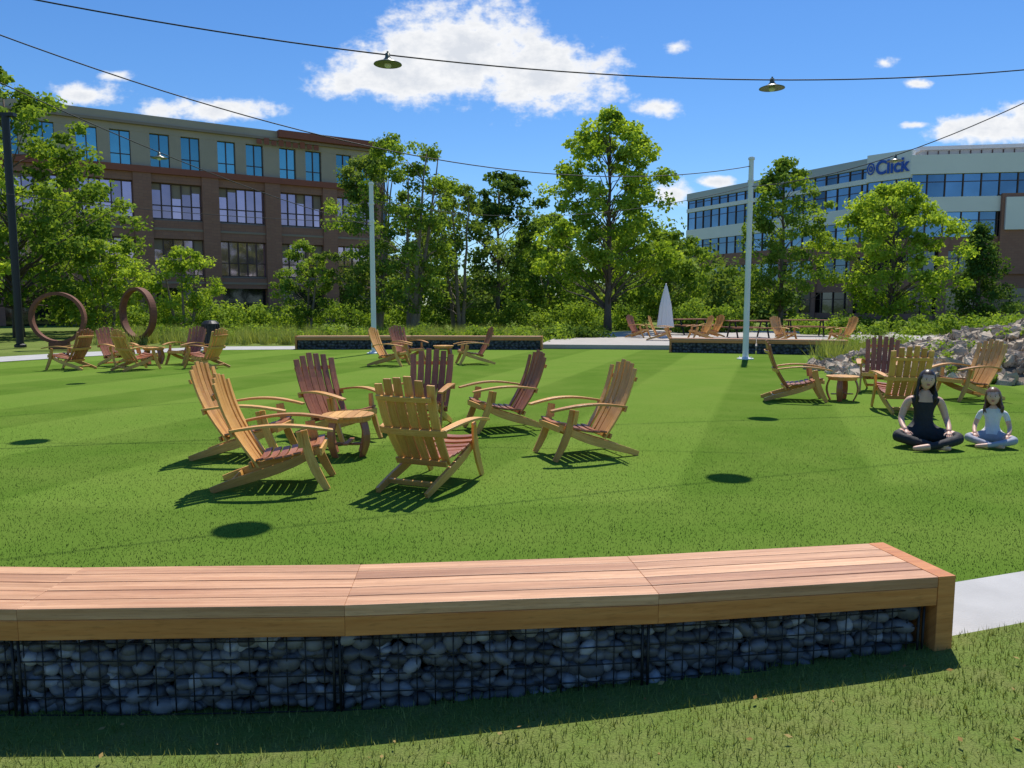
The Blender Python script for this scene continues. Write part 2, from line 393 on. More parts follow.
# ------------------------------------------------------------ far gabion benches
def gab_mat():
    m,nt,out=new_mat('gabion_fill'); g=N(nt,'ShaderNodeNewGeometry')
    v=N(nt,'ShaderNodeTexVoronoi'); v.inputs['Scale'].default_value=11; L(nt,g.outputs['Position'],v.inputs['Vector'])
    c=ramp(nt,v.outputs['Distance'],[(.0,(.16,.165,.18)),(.55,(.05,.052,.06)),(.8,(.008,.008,.01))])
    p=N(nt,'ShaderNodeBsdfPrincipled'); L(nt,c,p.inputs['Base Color']); p.inputs['Roughness'].default_value=.7
    L(nt,bump(nt,math_n(nt,'SUBTRACT',1.0,v.outputs['Distance']),1.0,.05),p.inputs['Normal']); L(nt,p.outputs[0],out.inputs[0]); return m
M_gab=gab_mat()
def far_bench(ps,w=.55,h=.47,z0=0.0):
    e=empty('gabion_bench'); mb=MB()
    for (a,b) in zip(ps[:-1],ps[1:]):
        a=Vector((*a,0));b=Vector((*b,0)); d=(b-a).normalized(); nrm=Vector((-d.y,d.x,0)); ln=(b-a).length
        fr=lambda q,a=a,d=d,nrm=nrm:(a+d*q[0]+nrm*q[1]+Vector((0,0,q[2])))
        mb.box(0.02,ln-.02,.04,w-.04,z0-.03,z0+h-.10,1,1,fr)
        for k in range(5):
            y0=k*w/5; mb.box(0.004,ln-.004,y0+.004,y0+w/5-.004,z0+h-.05,z0+h,0,random.uniform(.7,1.05),fr)
        mb.box(0.004,ln-.004,.006,.035,z0+h-.14,z0+h-.052,2,.9,fr)
        for s in np.arange(0,ln,.35): mb.tube([fr((s,.03,z0)),fr((s,.03,z0+h-.14))],.006,4,3)
        for s in (z0+.1,z0+.2): mb.tube([fr((0.05,.03,s)),fr((ln-.05,.03,s))],.005,4,3)
    for (p,q,s) in ((ps[0],ps[1],-1),(ps[-1],ps[-2],-1)):
        a=Vector((*p,0)); d=(Vector((*q,0))-a).normalized(); nrm=Vector((-d.y,d.x,0))*(1 if p is ps[0] else -1)
        fr=lambda q,a=a,d=d,nrm=nrm:(a+d*q[0]+nrm*q[1]+Vector((0,0,q[2])))
        mb.box(-.07,0.0,.002,w-.002,z0,z0+h+.001,2,.9,fr)
    mb.obj('bench_body',[M_ipe,M_gab,M_ipe_d,M_wire],e)
far_bench([(-7.6,27.2),(-3.6,27.35),(1.0,27.0)])
far_bench([(5.3,25.6),(7.9,24.9),(10.4,24.0)],z0=.0)

# ------------------------------------------------------------ chairs
def make_chair_mesh(name,gold_back):
    mb=MB(); G,Rd=(0,1)
    bk=G if gold_back else Rd
    def tn(): return random.uniform(.74,1.1)
    xs=[-.235,-.14,-.047,.047,.14,.235]; tops=[.99,1.03,1.065,1.05,1.035,.985]
    for x,tp in zip(xs,tops):
        arc=.05*(1-(x/.24)**2)
        path=[]
        for i in range(9):
            u=i/8; z=.22+(tp-.22)*u
            y=.17+.36*u+.055*math.sin(math.pi*u)+arc*.8
            path.append((x*(1+.16*u),y,z))
        wid=[.072+.018*math.sin(math.pi*(i/8)*.85+.3) for i in range(9)]
        mb.strip(path,(1,0,0),wid,.022,bk,tn())
    for k in range(7):
        u=k/6; y=-.34+.50*u; z=.395-.115*u-.03*math.sin(math.pi*u)
        path=[(-.275+.55*i/6,y,z-.028*math.sin(math.pi*i/6)+.014) for i in range(7)]
        mb.strip(path,(0,1,-.2),.07,.02,Rd,tn())
    for sx in (-1,1):
        path=[(sx*.255,-.38+.98*u,.36*(1-u)**1.0-.0+.015-.055*math.sin(math.pi*u)*(1-u)) for u in np.linspace(0,1,9)]
        mb.strip(path,(0,.35,1),[.06,.075,.085,.09,.09,.085,.08,.07,.06],.03,G,tn())
        path=[(sx*(.292+.01*u),-.44+.20*u+.04*math.sin(math.pi*u),.56*u) for u in np.linspace(0,1,7)]
        mb.strip(path,(0,1,0),[.06,.075,.085,.085,.08,.07,.06],.026,G,tn())
        path=[(sx*(.315+.05*math.sin(math.pi*u)),-.50+.90*u,.555+.055*math.sin(math.pi*u)+.01*u) for u in np.linspace(0,1,11)]
        mb.strip(path,(1,0,0),[.055+.045*math.sin(math.pi*min(1,u*.8+.1)) for u in np.linspace(0,1,11)],.024,G,tn())
        mb.strip([(sx*.315,-.22,.40),(sx*.33,-.2,.55)],(0,1,0),.05,.02,G,tn())
    mb.strip([(-.35+.7*i/8,.385+.05*math.sin(math.pi*i/8),.542) for i in range(9)],(0,.3,1),.065,.024,G,tn())
    mb.strip([(-.27+.54*i/6,.245,.235) for i in range(7)],(0,.4,1),.06,.024,G,tn())
    mb.strip([(-.275+.55*i/6,-.385,.35) for i in range(7)],(0,0,1),.07,.024,G,tn())
    mb.strip([(-.27*1.05+.567*i/6,.545+.03*math.sin(math.pi*i/6),.86) for i in range(7)],(0,.4,1),.05,.02,G,tn())
    mb.strip([(-.24+.48*i/4,.42,.075) for i in range(5)],(0,.4,1),.05,.022,G,tn())
    return mb.mesh(name,[M_gold,M_red])
CH=[make_chair_mesh('chair_golden',True),make_chair_mesh('chair_dark',False),make_chair_mesh('chair_golden_b',True),make_chair_mesh('chair_dark_b',False)]
def chair(x,y,face,kind,z=0.004,s=.94):
    o=mkobj('adirondack_chair',CH[kind],None,.003); o.location=(x,y,z); o.rotation_euler=(0,0,R(face+90)); o.scale=(s,)*3
chair(-2.74,8.0,-2,0)
chair(-2.04,6.74,8,2)
chair(-2.06,9.15,-40,1)
chair(-1.12,9.8,-96,3)
chair(-.70,6.85,66,0)
chair(-.14,9.8,200,1)
chair(.73,8.1,200,2)
chair(4.78,12.8,-12,1)
chair(6.75,14.1,-120,3)
chair(5.85,11.55,80,0)
chair(7.65,12.9,195,2)
for a in [(-10.9,18.9,170,3),(-10.2,19.9,-35,1),(-9.15,18.8,60,0),(-8.75,20.6,-110,3),(-7.75,19.4,160,2),
          (-3.15,20.0,-15,2),(-2.9,21.6,-40,3),(-1.05,20.6,195,1),
          (6.1,31.5,-20,0),(7.9,32.5,190,2),(8.9,34.5,200,0),(10.6,30.0,-60,2),(12.6,29.5,190,0),(5.6,34,-40,1)]:
    chair(*a,z=.004 if a[1]<27 else .134)
def small_table(x,y,z=0.003,s=1):
    e=empty('side_table',(x,y,z)); mb=MB(); rr=.285
    k=6; w=2*rr/k
    for i in range(k):
        x0=-rr+i*w+.003;x1=x0+w-.006; 
        up=[];dn=[]
        for t in np.linspace(x0,x1,6):
            yy=math.sqrt(max(0,rr*rr-t*t)); up.append((t,yy)); dn.append((t,-yy))
        ring=dn+up[::-1]; n=len(ring)
        mb.add([(a,b,.43) for a,b in ring]+[(a,b,.455) for a,b in ring],[tuple(reversed(range(n))),tuple(range(n,2*n))]+[(j,(j+1)%n,(j+1)%n+n,j+n) for j in range(n)],0,random.uniform(.8,1.15),[(b*1.0,a) for a,b in ring]*2)
    mb.lathe((0,0,.385),[(.235,0),(.25,0),(.25,.044),(.235,.044),(.235,0)],28,0,.9)
    for q in range(4):
        a=R(45+90*q+12); c,sn=math.cos(a),math.sin(a)
        path=[((.20+.07*math.sin(math.pi*u))*c,(.20+.07*math.sin(math.pi*u))*sn,.43*u) for u in np.linspace(0,1,8)]
        mb.strip(path,(-sn,c,0),[.085+.02*math.sin(math.pi*u) for u in np.linspace(0,1,8)],.022,1,random.uniform(.8,1.1))
    mb.strip([(-.2,-.0,.12),(.2,0,.12)],(0,1,0),.05,.02,1,1); mb.strip([(0,-.2,.145),(0,.2,.145)],(1,0,0),.05,.02,1,1)
    o=mb.obj('table_body',[M_gold,M_red],e,bevel=.002); e.scale=(s,s,s)
small_table(-1.74,8.1,s=.96); small_table(5.5,12.75,s=.9); small_table(-1.9,21.3); small_table(-9.5,20.4)

# ------------------------------------------------------------ poles, cables, lamps
def pole(x,y,h):
    e=empty('light_pole',(x,y,0)); mb=MB()
    mb.lathe((0,0,0),[(.24,.0),(.24,.03),(.13,.045),(.085,.06),(.08,h*.5),(.068,h),(.0,h+.01)],16,0)
    for a in range(4): mb.tube([(.18*math.cos(a*1.57+.8),.18*math.sin(a*1.57+.8),.03),(.18*math.cos(a*1.57+.8),.18*math.sin(a*1.57+.8),.08)],.018,6,0)
    for zz in (h-.08,h-.7,h-1.25): mb.lathe((0,0,zz),[(.075,0),(.092,0),(.092,.06),(.075,.06)],14,0)
    mb.obj('shaft',[M_pole],e,smooth=False)
PX=-4.48
pole(PX,25.0,5.45); pole(6.80,22.4,5.75)
e=empty('street_lamp',(-18.2,28.5,0)); mb=MB()
mb.lathe((0,0,0),[(.2,0),(.2,.1),(.13,.14),(.13,8.3),(0,8.32)],12,0); mb.box(-.35,.35,-.12,.12,8.3,8.42,0); mb.obj('post',[M_black],e)
def cable(points,nseg=40,r=.011):
    P=np.array(points,float); t=np.zeros(len(P)); t[1:]=np.cumsum(np.linalg.norm(np.diff(P[:,:2],axis=0),axis=1))
    cz=np.polyfit(t,P[:,2],2); T=np.linspace(0,t[-1],nseg)
    X=np.interp(T,t,P[:,0]);Y=np.interp(T,t,P[:,1]);Z=np.polyval(cz,T)
    mb=MB(); mb.tube(list(zip(X,Y,Z)),r,6,0); mb.obj('overhead_cable',[M_cable],smooth=True)
    return lambda x:float(np.interp(x,X,Z)) if X[-1]>X[0] else float(np.interp(x,X[::-1],Z[::-1]))
def pend(x,y,z,s=1.0):
    e=empty('pendant_lamp',(x,y,z)); mb=MB()
    mb.lathe((0,0,0),[(.0,.0),(.035,0),(.04,-.06),(.075,-.10),(.205,-.15),(.21,-.16),(.18,-.158),(.06,-.15),(0,-.15)],24,0)
    mb.lathe((0,0,-.15),[(.05,0),(.055,-.03),(.03,-.055),(0,-.06)],14,1)
    mb.tube([(0,0,-.01),(0,0,.03)],.015,8,0)
    mb.obj('shade',[M_lamp,M_glassy],e,smooth=True); e.scale=(s,s,s)
def ln(X): return 11.9+.226*(X+1.85)
xs=[-14,-6.55,-1.85,1.5,4.34,9.24,15]
f=cable([(X,ln(X),5.22+(.0078 if X<1.5 else .0093)*(X-1.5)**2) for X in xs],60)
pend(-1.85,11.9,f(-1.85)+.02); pend(4.34,13.3,f(4.34)+.02)
cable([(-13,9.3,7.6),(-8.03,12.6,6.0),(-4.85,14.7,5.2),(-.16,17.8,4.3),(6.80,22.4,5.6)],50)
f=cable([(-12.2,9.0,7.2),(-9.47,14.8,5.95),(-8.0,17.9,4.9),(-6.3,21.5,4.25),(PX,25.0,4.2)],40)
pend(-8.0,17.9,f(-8.0),.85)
cable([(-20,21,5.6),(-14.96,23,4.85),(-10,23.9,4.35),(PX,25.0,4.2)],30,.009)
f=cable([(6.80,22.4,4.95),(8.94,18.4,4.95),(10.25,15.9,5.7),(12.5,11.6,7.4)],30)
pend(8.94,18.4,f(8.94),.85)
cable([(PX,25.0,4.9),(1,23.7,4.25),(6.80,22.4,4.95)],30,.008)
f=cable([(-8,5.4,7.2),(-1.0,8.3,5.95),(2.92,9.9,5.95),(10,12.8,7.0)],30,.007)
pend(-1.0,8.3,f(-1.0)); pend(2.92,9.9,f(2.92))
f=cable([(-13,12.1,7.8),(-4.6,12.1,6.55),(4,12.1,7.8)],30,.007); pend(-4.6,12.1,f(-4.6))

# ------------------------------------------------------------ ring sculptures
def ring(x,y,rr,rz):
    e=empty('ring_sculpture',(x,y,0),rz); mb=MB(); n=56
    pr=[(rr-.055,-.13),(rr+.055,-.13),(rr+.055,.13),(rr-.055,.13)]
    vs=[];fs=[]
    for i in range(n):
        a=2*math.pi*i/n+.01
        for (q,d) in pr: vs.append((q*math.cos(a),d,rr+.25+q*math.sin(a)))
    for i in range(n):
        for k in range(4):
            fs.append((i*4+k,i*4+(k+1)%4,((i+1)%n)*4+(k+1)%4,((i+1)%n)*4+k))
    mb.add(vs,fs); mb.box(-.3,.3,-.18,.18,0,.24); mb.obj('ring',[M_rust],e)
ring(-16.1,27.4,.86,R(10)); ring(-15.0,31,.98,R(-30))

e=empty('trash_bin',(-10.9,27.9,0)); mb=MB()
mb.lathe((0,0,0),[(.26,0.02),(.28,.05),(.30,.85),(.31,.86),(.31,.9),(.2,1.0),(.0,1.02)],18,0)
for i in range(18):
    a=i*math.pi/9; mb.strip([(.29*math.cos(a),.29*math.sin(a),.06),(.315*math.cos(a),.315*math.sin(a),.84)],(-math.sin(a),math.cos(a),0),.05,.01,0)
mb.obj('bin_body',[M_black],e)

e=empty('patio_umbrella',(6.75,34.0,.13)); mb=MB()
mb.lathe((0,0,0),[(.3,0),(.3,.06),(.03,.08),(.03,2.35),(0,2.37)],14,1)
mb.lathe((0,0,0),[(.14,.42),(.34,.46),(.29,.85),(.23,1.4),(.13,1.9),(.05,2.25),(.0,2.32)],20,0,1,.13)
mb.obj('umbrella_body',[M_canvas,M_pole],e)
def picnic(x,y,rz):
    e=empty('picnic_table',(x,y,.13),rz); mb=MB()
    for k in range(5): mb.box(-.95,.95,-.38+k*.152,-.38+k*.152+.14,.72,.76,0,random.uniform(.8,1.1))
    for s in (-1,1):
        for k in range(2): mb.box(-.95,.95,s*.72-.14+k*.14,s*.72-.14+k*.14+.13,.43,.46,0,random.uniform(.8,1.1))
    for xx in (-.7,.7):
        for s in (-1,1): mb.strip([(xx,s*.25,.72),(xx,s*.62,0)],(1,0,0),.06,.04,1)
        mb.box(xx-.03,xx+.03,-.84,.84,.38,.43,1); mb.box(xx-.03,xx+.03,-.36,.36,.67,.72,1)
    mb.obj('table_body',[M_red,M_black],e)
picnic(10.4,34,.1); picnic(13.5,35.5,-.2); picnic(8.6,37.5,.4)

# ------------------------------------------------------------ rock pile
templ=[]
for k in range(14):
    b2=bmesh.new()
    for i in range(16):
        v=Vector([random.gauss(0,1) for _ in range(3)]).normalized(); v=Vector((v.x,v.y*.8,v.z*.5))*random.uniform(.8,1.05); b2.verts.new(v)
    bmesh.ops.convex_hull(b2,input=b2.verts); 
    loose=[v for v in b2.verts if not v.link_faces]; bmesh.ops.delete(b2,geom=loose,context='VERTS')
    bmesh.ops.bevel(b2,geom=list(b2.edges),offset=.05,segments=1,affect='EDGES')
    b2.verts.ensure_lookup_table(); b2.verts.index_update()
    templ.append(([v.co.copy() for v in b2.verts],[[v.index for v in f.verts] for f in b2.faces])); b2.free()
def mound_h(x,y):
    top=max(.06,min(1.25,.06+(x-7.4)*.19))
    yc=18.2; half=1.3+min(3.2,(x-6.9)*.55)
    u=1-((y-yc)/half)**2
    return top*max(0,u)**.7*(1+.12*math.sin(x*2.3+y)) if u>0 else -1
mb=MB()
for i in range(3000):
    x=random.uniform(7.3,17.5); y=random.uniform(13.8,20.5); h=mound_h(x,y)
    if h<0: continue
    vs,fs=random.choice(templ); s=random.choice([.08,.1,.13,.16,.2,.24,.32])*random.uniform(.8,1.2)
    M=Matrix.Rotation(random.random()*6.28,3,'Z')@Matrix.Rotation(random.uniform(-.8,.8),3,'X')@Matrix.Rotation(random.uniform(-.8,.8),3,'Y')
    mb.add([M@(v*s)+Vector((x,y,h-.03+random.uniform(-.08,.03))) for v in vs],fs,0,random.uniform(.4,1.15))
vs=[];fs=[];nx,ny=40,24
for j in range(ny+1):
    for i in range(nx+1):
        x=7.2+11*i/nx;y=13.8+8.8*j/ny; vs.append((x,y,max(-.05,mound_h(x,y)-.12)))
for j in range(ny):
    for i in range(nx): a=j*(nx+1)+i; fs.append((a,a+1,a+nx+2,a+nx+1))
mb.add(vs,fs,0,.3)
mb.obj('rock_pile',[M_rock])

# ------------------------------------------------------------ buildings
def glass(name,col,rough=.06,metal=.85,var=.2,scale=.35):
    m,nt,out=new_mat(name); g=N(nt,'ShaderNodeNewGeometry'); p=N(nt,'ShaderNodeBsdfPrincipled')
    nz=noise(nt,g.outputs['Position'],scale,3)
    t=tone(nt); cc=N(nt,'ShaderNodeCombineColor')
    for i in range(3): L(nt,t,cc.inputs[i])
    c=mixc(nt,nz,tuple(x*(1-var) for x in col),tuple(min(1,x*(1+var)) for x in col))
    L(nt,mixc(nt,1.0,c,cc.outputs[0],'MULTIPLY'),p.inputs['Base Color'])
    p.inputs['Roughness'].default_value=rough; p.inputs['Metallic'].default_value=metal
    L(nt,bump(nt,noise(nt,g.outputs['Position'],.8,2),.05,.1),p.inputs['Normal'])
    L(nt,p.outputs[0],out.inputs[0]); return m
M_gpurp=glass('glass_purple',(.60,.38,.46),var=.35); M_gteal=glass('glass_teal',(.17,.36,.40)); M_gdark=glass('glass_dark',(.08,.09,.11))
M_gblue=glass('glass_blue',(.13,.20,.28),var=.35)
def brick_mat(name,c1,c2,mort,sc=1.0):
    m,nt,out=new_mat(name); tc=N(nt,'ShaderNodeTexCoord'); b=N(nt,'ShaderNodeTexBrick')
    L(nt,tc.outputs['UV'],b.inputs['Vector']); b.inputs['Scale'].default_value=sc
    b.inputs['Brick Width'].default_value=.6; b.inputs['Row Height'].default_value=.25; b.inputs['Mortar Size'].default_value=.012
    b.inputs['Color1'].default_value=(*c1,1); b.inputs['Color2'].default_value=(*c2,1); b.inputs['Mortar'].default_value=(*mort,1)
    g=N(nt,'ShaderNodeNewGeometry'); nz=noise(nt,g.outputs['Position'],.5,4)
    c=mixc(nt,math_n(nt,'MULTIPLY',nz,.35),b.outputs['Color'],tuple(x*.6 for x in c1))
    p=N(nt,'ShaderNodeBsdfPrincipled'); L(nt,c,p.inputs['Base Color']); p.inputs['Roughness'].default_value=.85
    L(nt,p.outputs[0],out.inputs[0]); return m
M_brown=brick_mat('brown_precast',(.34,.155,.105),(.38,.18,.12),(.24,.13,.10))
M_tan=basic('tan_precast',(.44,.345,.26),.85,.08,.6,.1)
M_tand=basic('tan_precast_dark',(.31,.225,.17),.85,.06,.6)  # darker tan for blinds, sills, bands and the cornice lip
M_frame=basic('window_frame',(.10,.055,.045),.6,.05,1)
M_redb=basic('red_band',(.30,.09,.055),.8,.1,.6)
M_white=basic('white_panel',(.84,.79,.73),.6,.04,.4)
M_grey=basic('grey_panel',(.50,.49,.47),.6,.05,.4)
M_roof=basic('roof_membrane',(.3,.3,.3),.9)
M_blue=basic('blue_letters',(.02,.09,.45),.4,.02,1)

def frame(a,b):
    a=Vector((*a,0));b=Vector((*b,0)); d=(b-a).normalized(); nrm=Vector((d.y,-d.x,0))
    return (lambda q:(a+d*q[0]+nrm*q[1]+Vector((0,0,q[2])))),(b-a).length
bl=empty('office_building'); fr,_=frame((-32,60),(-11.7,73.6))
mb=MB(); P=5.12; c0=.9-P*3; s0=c0-P/2; s1=24.6
nb=8; ZR=16.3
mb.box(s0,s1,-28,-.75,0,ZR-.3,4,1,fr)
centers=[c0+P*i for i in range(nb)]
centers=[c for c in centers if c+P/2<=s1+.8]
for c in centers:
    for (z0,z1) in ((3.9,6.85),(8.4,11.25)):
        for k in range(5):
            xa=c-1.9+3.8*k/5; mb.box(xa,xa+.76,-.6,-.45,z0,z1,1,random.uniform(.65,1.2),fr)
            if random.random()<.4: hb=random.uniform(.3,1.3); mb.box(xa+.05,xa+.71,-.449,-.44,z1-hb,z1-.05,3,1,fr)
        for k in range(0,6):
            x=c-1.9+3.8*k/5; mb.box(x-.04,x+.04,-.438,-.33,z0,z1,2,1,fr)
        for zz in (z0+.04,z0+(z1-z0)*.38,z1-.06): mb.box(c-1.9,c+1.9,-.436,-.36,zz-.03,zz+.05,2,1,fr)
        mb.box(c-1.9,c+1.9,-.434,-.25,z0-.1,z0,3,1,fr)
    for o in (-1.15,1.15):
        mb.box(c+o-.72,c+o+.72,-.5,-.30,12.45,14.95,5,random.uniform(.8,1.25),fr)
        for x in (c+o-.72,c+o,c+o+.72): mb.box(x-.035,x+.035,-.298,-.2,12.45,14.95,2,1,fr)
        mb.box(c+o-.72,c+o+.72,-.297,-.23,13.2,13.26,2,1,fr)
    for (a,b) in ((c-P/2,c-1.87),(c-.43,c+.43),(c+1.87,c+P/2)):
        mb.box(a,b,-.75,0,12.4,15.0,0,1,fr)
    mb.box(c-2.1,c+2.1,-2.2,-2.0,0,2.9,6,random.uniform(.7,1.3),fr)
    for k in range(5): x=c-2.1+4.2*k/4; mb.box(x-.05,x+.05,-1.998,-1.9,0,2.9,2,1,fr)
    mb.box(c-P/2-.0,c-1.9,-.75,.12,0,11.9,7,1,fr); mb.box(c+1.9,c+P/2,-.75,.12,0,11.9,7,1,fr)
    for (z0,z1) in ((2.9,3.78),(6.85,8.28),(11.25,11.9)):
        mb.box(c-1.9,c+1.9,-.75,-.05,z0,z1,7,1,fr)
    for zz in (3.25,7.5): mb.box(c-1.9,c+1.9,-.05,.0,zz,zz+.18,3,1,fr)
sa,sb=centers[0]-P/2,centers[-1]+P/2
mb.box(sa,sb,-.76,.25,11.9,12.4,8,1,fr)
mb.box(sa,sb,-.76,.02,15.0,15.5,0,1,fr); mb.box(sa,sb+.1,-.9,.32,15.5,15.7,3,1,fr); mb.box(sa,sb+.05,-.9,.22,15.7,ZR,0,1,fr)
mb.box(14.2,sb+.5,-1.2,.75,15.75,16.35,8,1,fr)
mb.box(sa,sb-2,-28,-.9,ZR-.3,ZR-.1,9,1,fr); mb.box(4,16,-18,-8,ZR-.1,ZR+.3,3,1,fr)
for k in range(5):
    a=-.77-P*k; b=a-P+1.0
    for (z0,z1) in ((3.9,6.85),(8.4,11.25),(12.45,14.95)):
        mb.box(sb-.1,sb+.02,b,a-.5,z0,z1,1,1,fr)
    for (z0,z1) in ((0,3.9),(6.85,8.4),(11.25,12.45)): mb.box(sb-.3,sb+.1,b-1.0,a,z0,z1,7,1,fr)
    mb.box(sb-.3,sb+.1,b-1.0,a,14.95,ZR,0,1,fr)
mb.obj('building_shell',[M_tan,M_gpurp,M_frame,M_tand,M_gdark,M_gteal,M_gdark,M_brown,M_redb,M_roof],bl)
mb=MB()
for i in range(9):
    x=12.4+i*.62; mb.box(x,x+.42,.33,.37,15.05,15.05+random.uniform(.35,.55),0,1,fr)
mb.obj('sign_lettering',[M_redb,M_white],bl)
mb=MB()
for s in (5.6,8.2,11.0): mb.lathe(tuple(fr((s,-1.0,0))),[(.2,0),(.2,2.85)],12,0)
mb.obj('entrance_columns',[M_tan],bl)

br=empty('office_building')
frl,LL=frame((24.5,110),(37.6,83.5)); frr,LR=frame((40.5,80),(76,74.5)); frc,LC=frame((37.6,83.5),(40.5,80))
def bands(mb,fr,L_,spec,pitch):
    for (z0,z1,kind,mat) in spec:
        if kind=='w': mb.box(0,L_,-.8,0,z0,z1,mat,1,fr)
        else:
            mb.box(0,L_,-.8,-.35,z0,z1,mat,1,fr)
            s=0
            while s<L_-.2:
                mb.box(s,min(L_,s+pitch)-.07,-.349,-.32,z0,z1,mat,random.uniform(.5,1.6),fr)
                mb.box(s-.05,s+.05,-.319,-.2,z0,z1,4,1,fr); s+=pitch
            mb.box(0,L_,-.318,-.25,(z0*.35+z1*.65),(z0*.35+z1*.65)+.07,4,1,fr)
mb=MB()
specL=[(0,.6,'w',3),(.6,2.9,'g',5),(2.9,4.4,'w',3),(4.4,6.6,'g',2),(6.6,8.2,'w',3),(8.2,10.4,'g',2),(10.4,11.9,'w',0),(11.9,14.3,'g',2),(14.3,14.8,'w',0),(14.8,15.9,'g',2),(15.9,16.9,'w',1)]
bands(mb,frl,LL,specL,1.6)
specC=[(0,.6,'w',3),(.6,2.9,'g',5),(2.9,4.4,'w',3),(4.4,6.6,'g',5),(6.6,8.2,'w',3),(8.2,10.4,'g',2),(10.4,11.9,'w',3),(11.9,14.4,'g',2),(14.4,17.2,'w',0)]
bands(mb,frc,LC,specC,1.5)
specR=[(0,.6,'w',3),(.6,3.2,'g',5),(3.2,4.8,'w',3),(4.8,7.0,'g',5),(7.0,8.4,'w',3),(8.4,10.9,'g',2),(10.9,12.4,'w',0),(12.4,14.7,'g',2),(14.7,16.6,'w',0)]
bands(mb,frr,LR,specR,1.7)
mb.box(8.6,13.2,.003,.35,4.6,12.6,3,1,frr); mb.box(8.9,12.9,.351,.6,9.0,12.2,0,1,frr)
for s in (3.0,7.2,14.0,19,24): mb.box(s,s+.9,.002,.25,0,8.4,3,1,frr)
for s in np.arange(2,LL,5.2): mb.box(s,s+.6,.002,.12,0,8.2,3,1,frl)
mb.add([tuple(frl((0,-.8,z))) for z in (0,16.4)]+[tuple(frl((LL,-.8,z))) for z in (0,16.4)]+[(90,84,0),(90,84,16.4),(70,118,0),(70,118,16.4)]+[tuple(frr((.0,-.8,z))) for z in (0,16.4)],
  [(0,1,3,2),(2,3,9,8),(8,9,5,4),(4,5,7,6),(6,7,1,0),(1,7,5,9,3)],6)
fp,_=frame((42.5,88),(76,82.5))
mb.box(3,30,-10,0,16.4,18.5,1,1,fp); mb.box(2.7,30.3,-10.3,.3,18.5,18.9,0,1,fp)
for s in np.arange(3.5,30,1.1): mb.box(s,s+.1,0.002,.08,16.6,18.4,4,1,fp)
mb.obj('building_shell',[M_white,M_grey,M_gblue,M_brown,M_frame,M_gdark,M_roof],br)
cu=bpy.data.curves.new('sign_text','FONT'); cu.body='Click'; cu.size=1.0; cu.extrude=.04; cu.offset=.025
to=bpy.data.objects.new('tmp',cu); COL.objects.link(to); bpy.context.view_layer.update()
me=bpy.data.meshes.new_from_object(to.evaluated_get(bpy.context.evaluated_depsgraph_get())); bpy.data.objects.remove(to)
me.materials.clear(); me.materials.append(M_blue)
xs_=[v.co.x for v in me.vertices]; tw=max(xs_)-min(xs_)
so=mkobj('sign_lettering',me,br); AC=math.atan2(-3.5,2.9)
so.location=frc((.98,.12,15.1)); so.rotation_euler=(R(90),0,AC); so.scale=(3.45/tw,1.95,1.0)
mb=MB()
for a in range(2):
    mb.lathe((0,0,0),[(.12+.24*a,-.03),(.24+.24*a,-.03),(.24+.24*a,.03),(.12+.24*a,.03),(.12+.24*a,-.03)],20,0)
o=mb.obj('sign_emblem',[M_blue],br); o.location=frc((.48,.12,15.75)); o.rotation_euler=(R(90),0,AC); o.scale=(.85,1.3,1)

# ------------------------------------------------------------ trees
M_lf_bright=leaf_mat('leaf_bright',(.14,.235,.025),(.44,.57,.09),.48)
M_lf_mid=leaf_mat('leaf_mid',(.09,.165,.028),(.30,.42,.07),.44)
M_lf_dark=leaf_mat('leaf_dark',(.045,.095,.022),(.16,.25,.05),.35)
M_lf_olive=leaf_mat('leaf_olive',(.08,.14,.035),(.26,.35,.08),.4)
def leaves(C,Rc,n,size,rng,tones,flat=.65):
    k=len(C); idx=np.repeat(np.arange(k),n); m=len(idx)
    d=rng.normal(0,1,(m,3)); d/=np.linalg.norm(d,axis=1)[:,None]; rad=rng.uniform(.1,1,m)**.5*rng.uniform(.75,1.2,m)
    p=C[idx]+d*(rad*Rc[idx])[:,None]*np.array([1,1,flat])
    nn=d*.7+rng.normal(0,.55,(m,3))+np.array([0,0,.45]); nn/=np.linalg.norm(nn,axis=1)[:,None]
    a=np.cross(nn,rng.normal(0,1,(m,3))); a/=np.linalg.norm(a,axis=1)[:,None]; b=np.cross(nn,a)
    s=size*rng.uniform(.6,1.3,m)[:,None]
    v=np.zeros((m,4,3)); v[:,0]=p-a*s*.5; v[:,1]=p+b*s*.38-nn*s*.08+a*s*.08; v[:,2]=p+a*s*.5; v[:,3]=p-b*s*.38-nn*s*.08+a*s*.08
    t=np.clip(tones[idx]+rng.normal(0,.16,m),0,1)
    return v.reshape(-1,3),np.repeat(t,4)
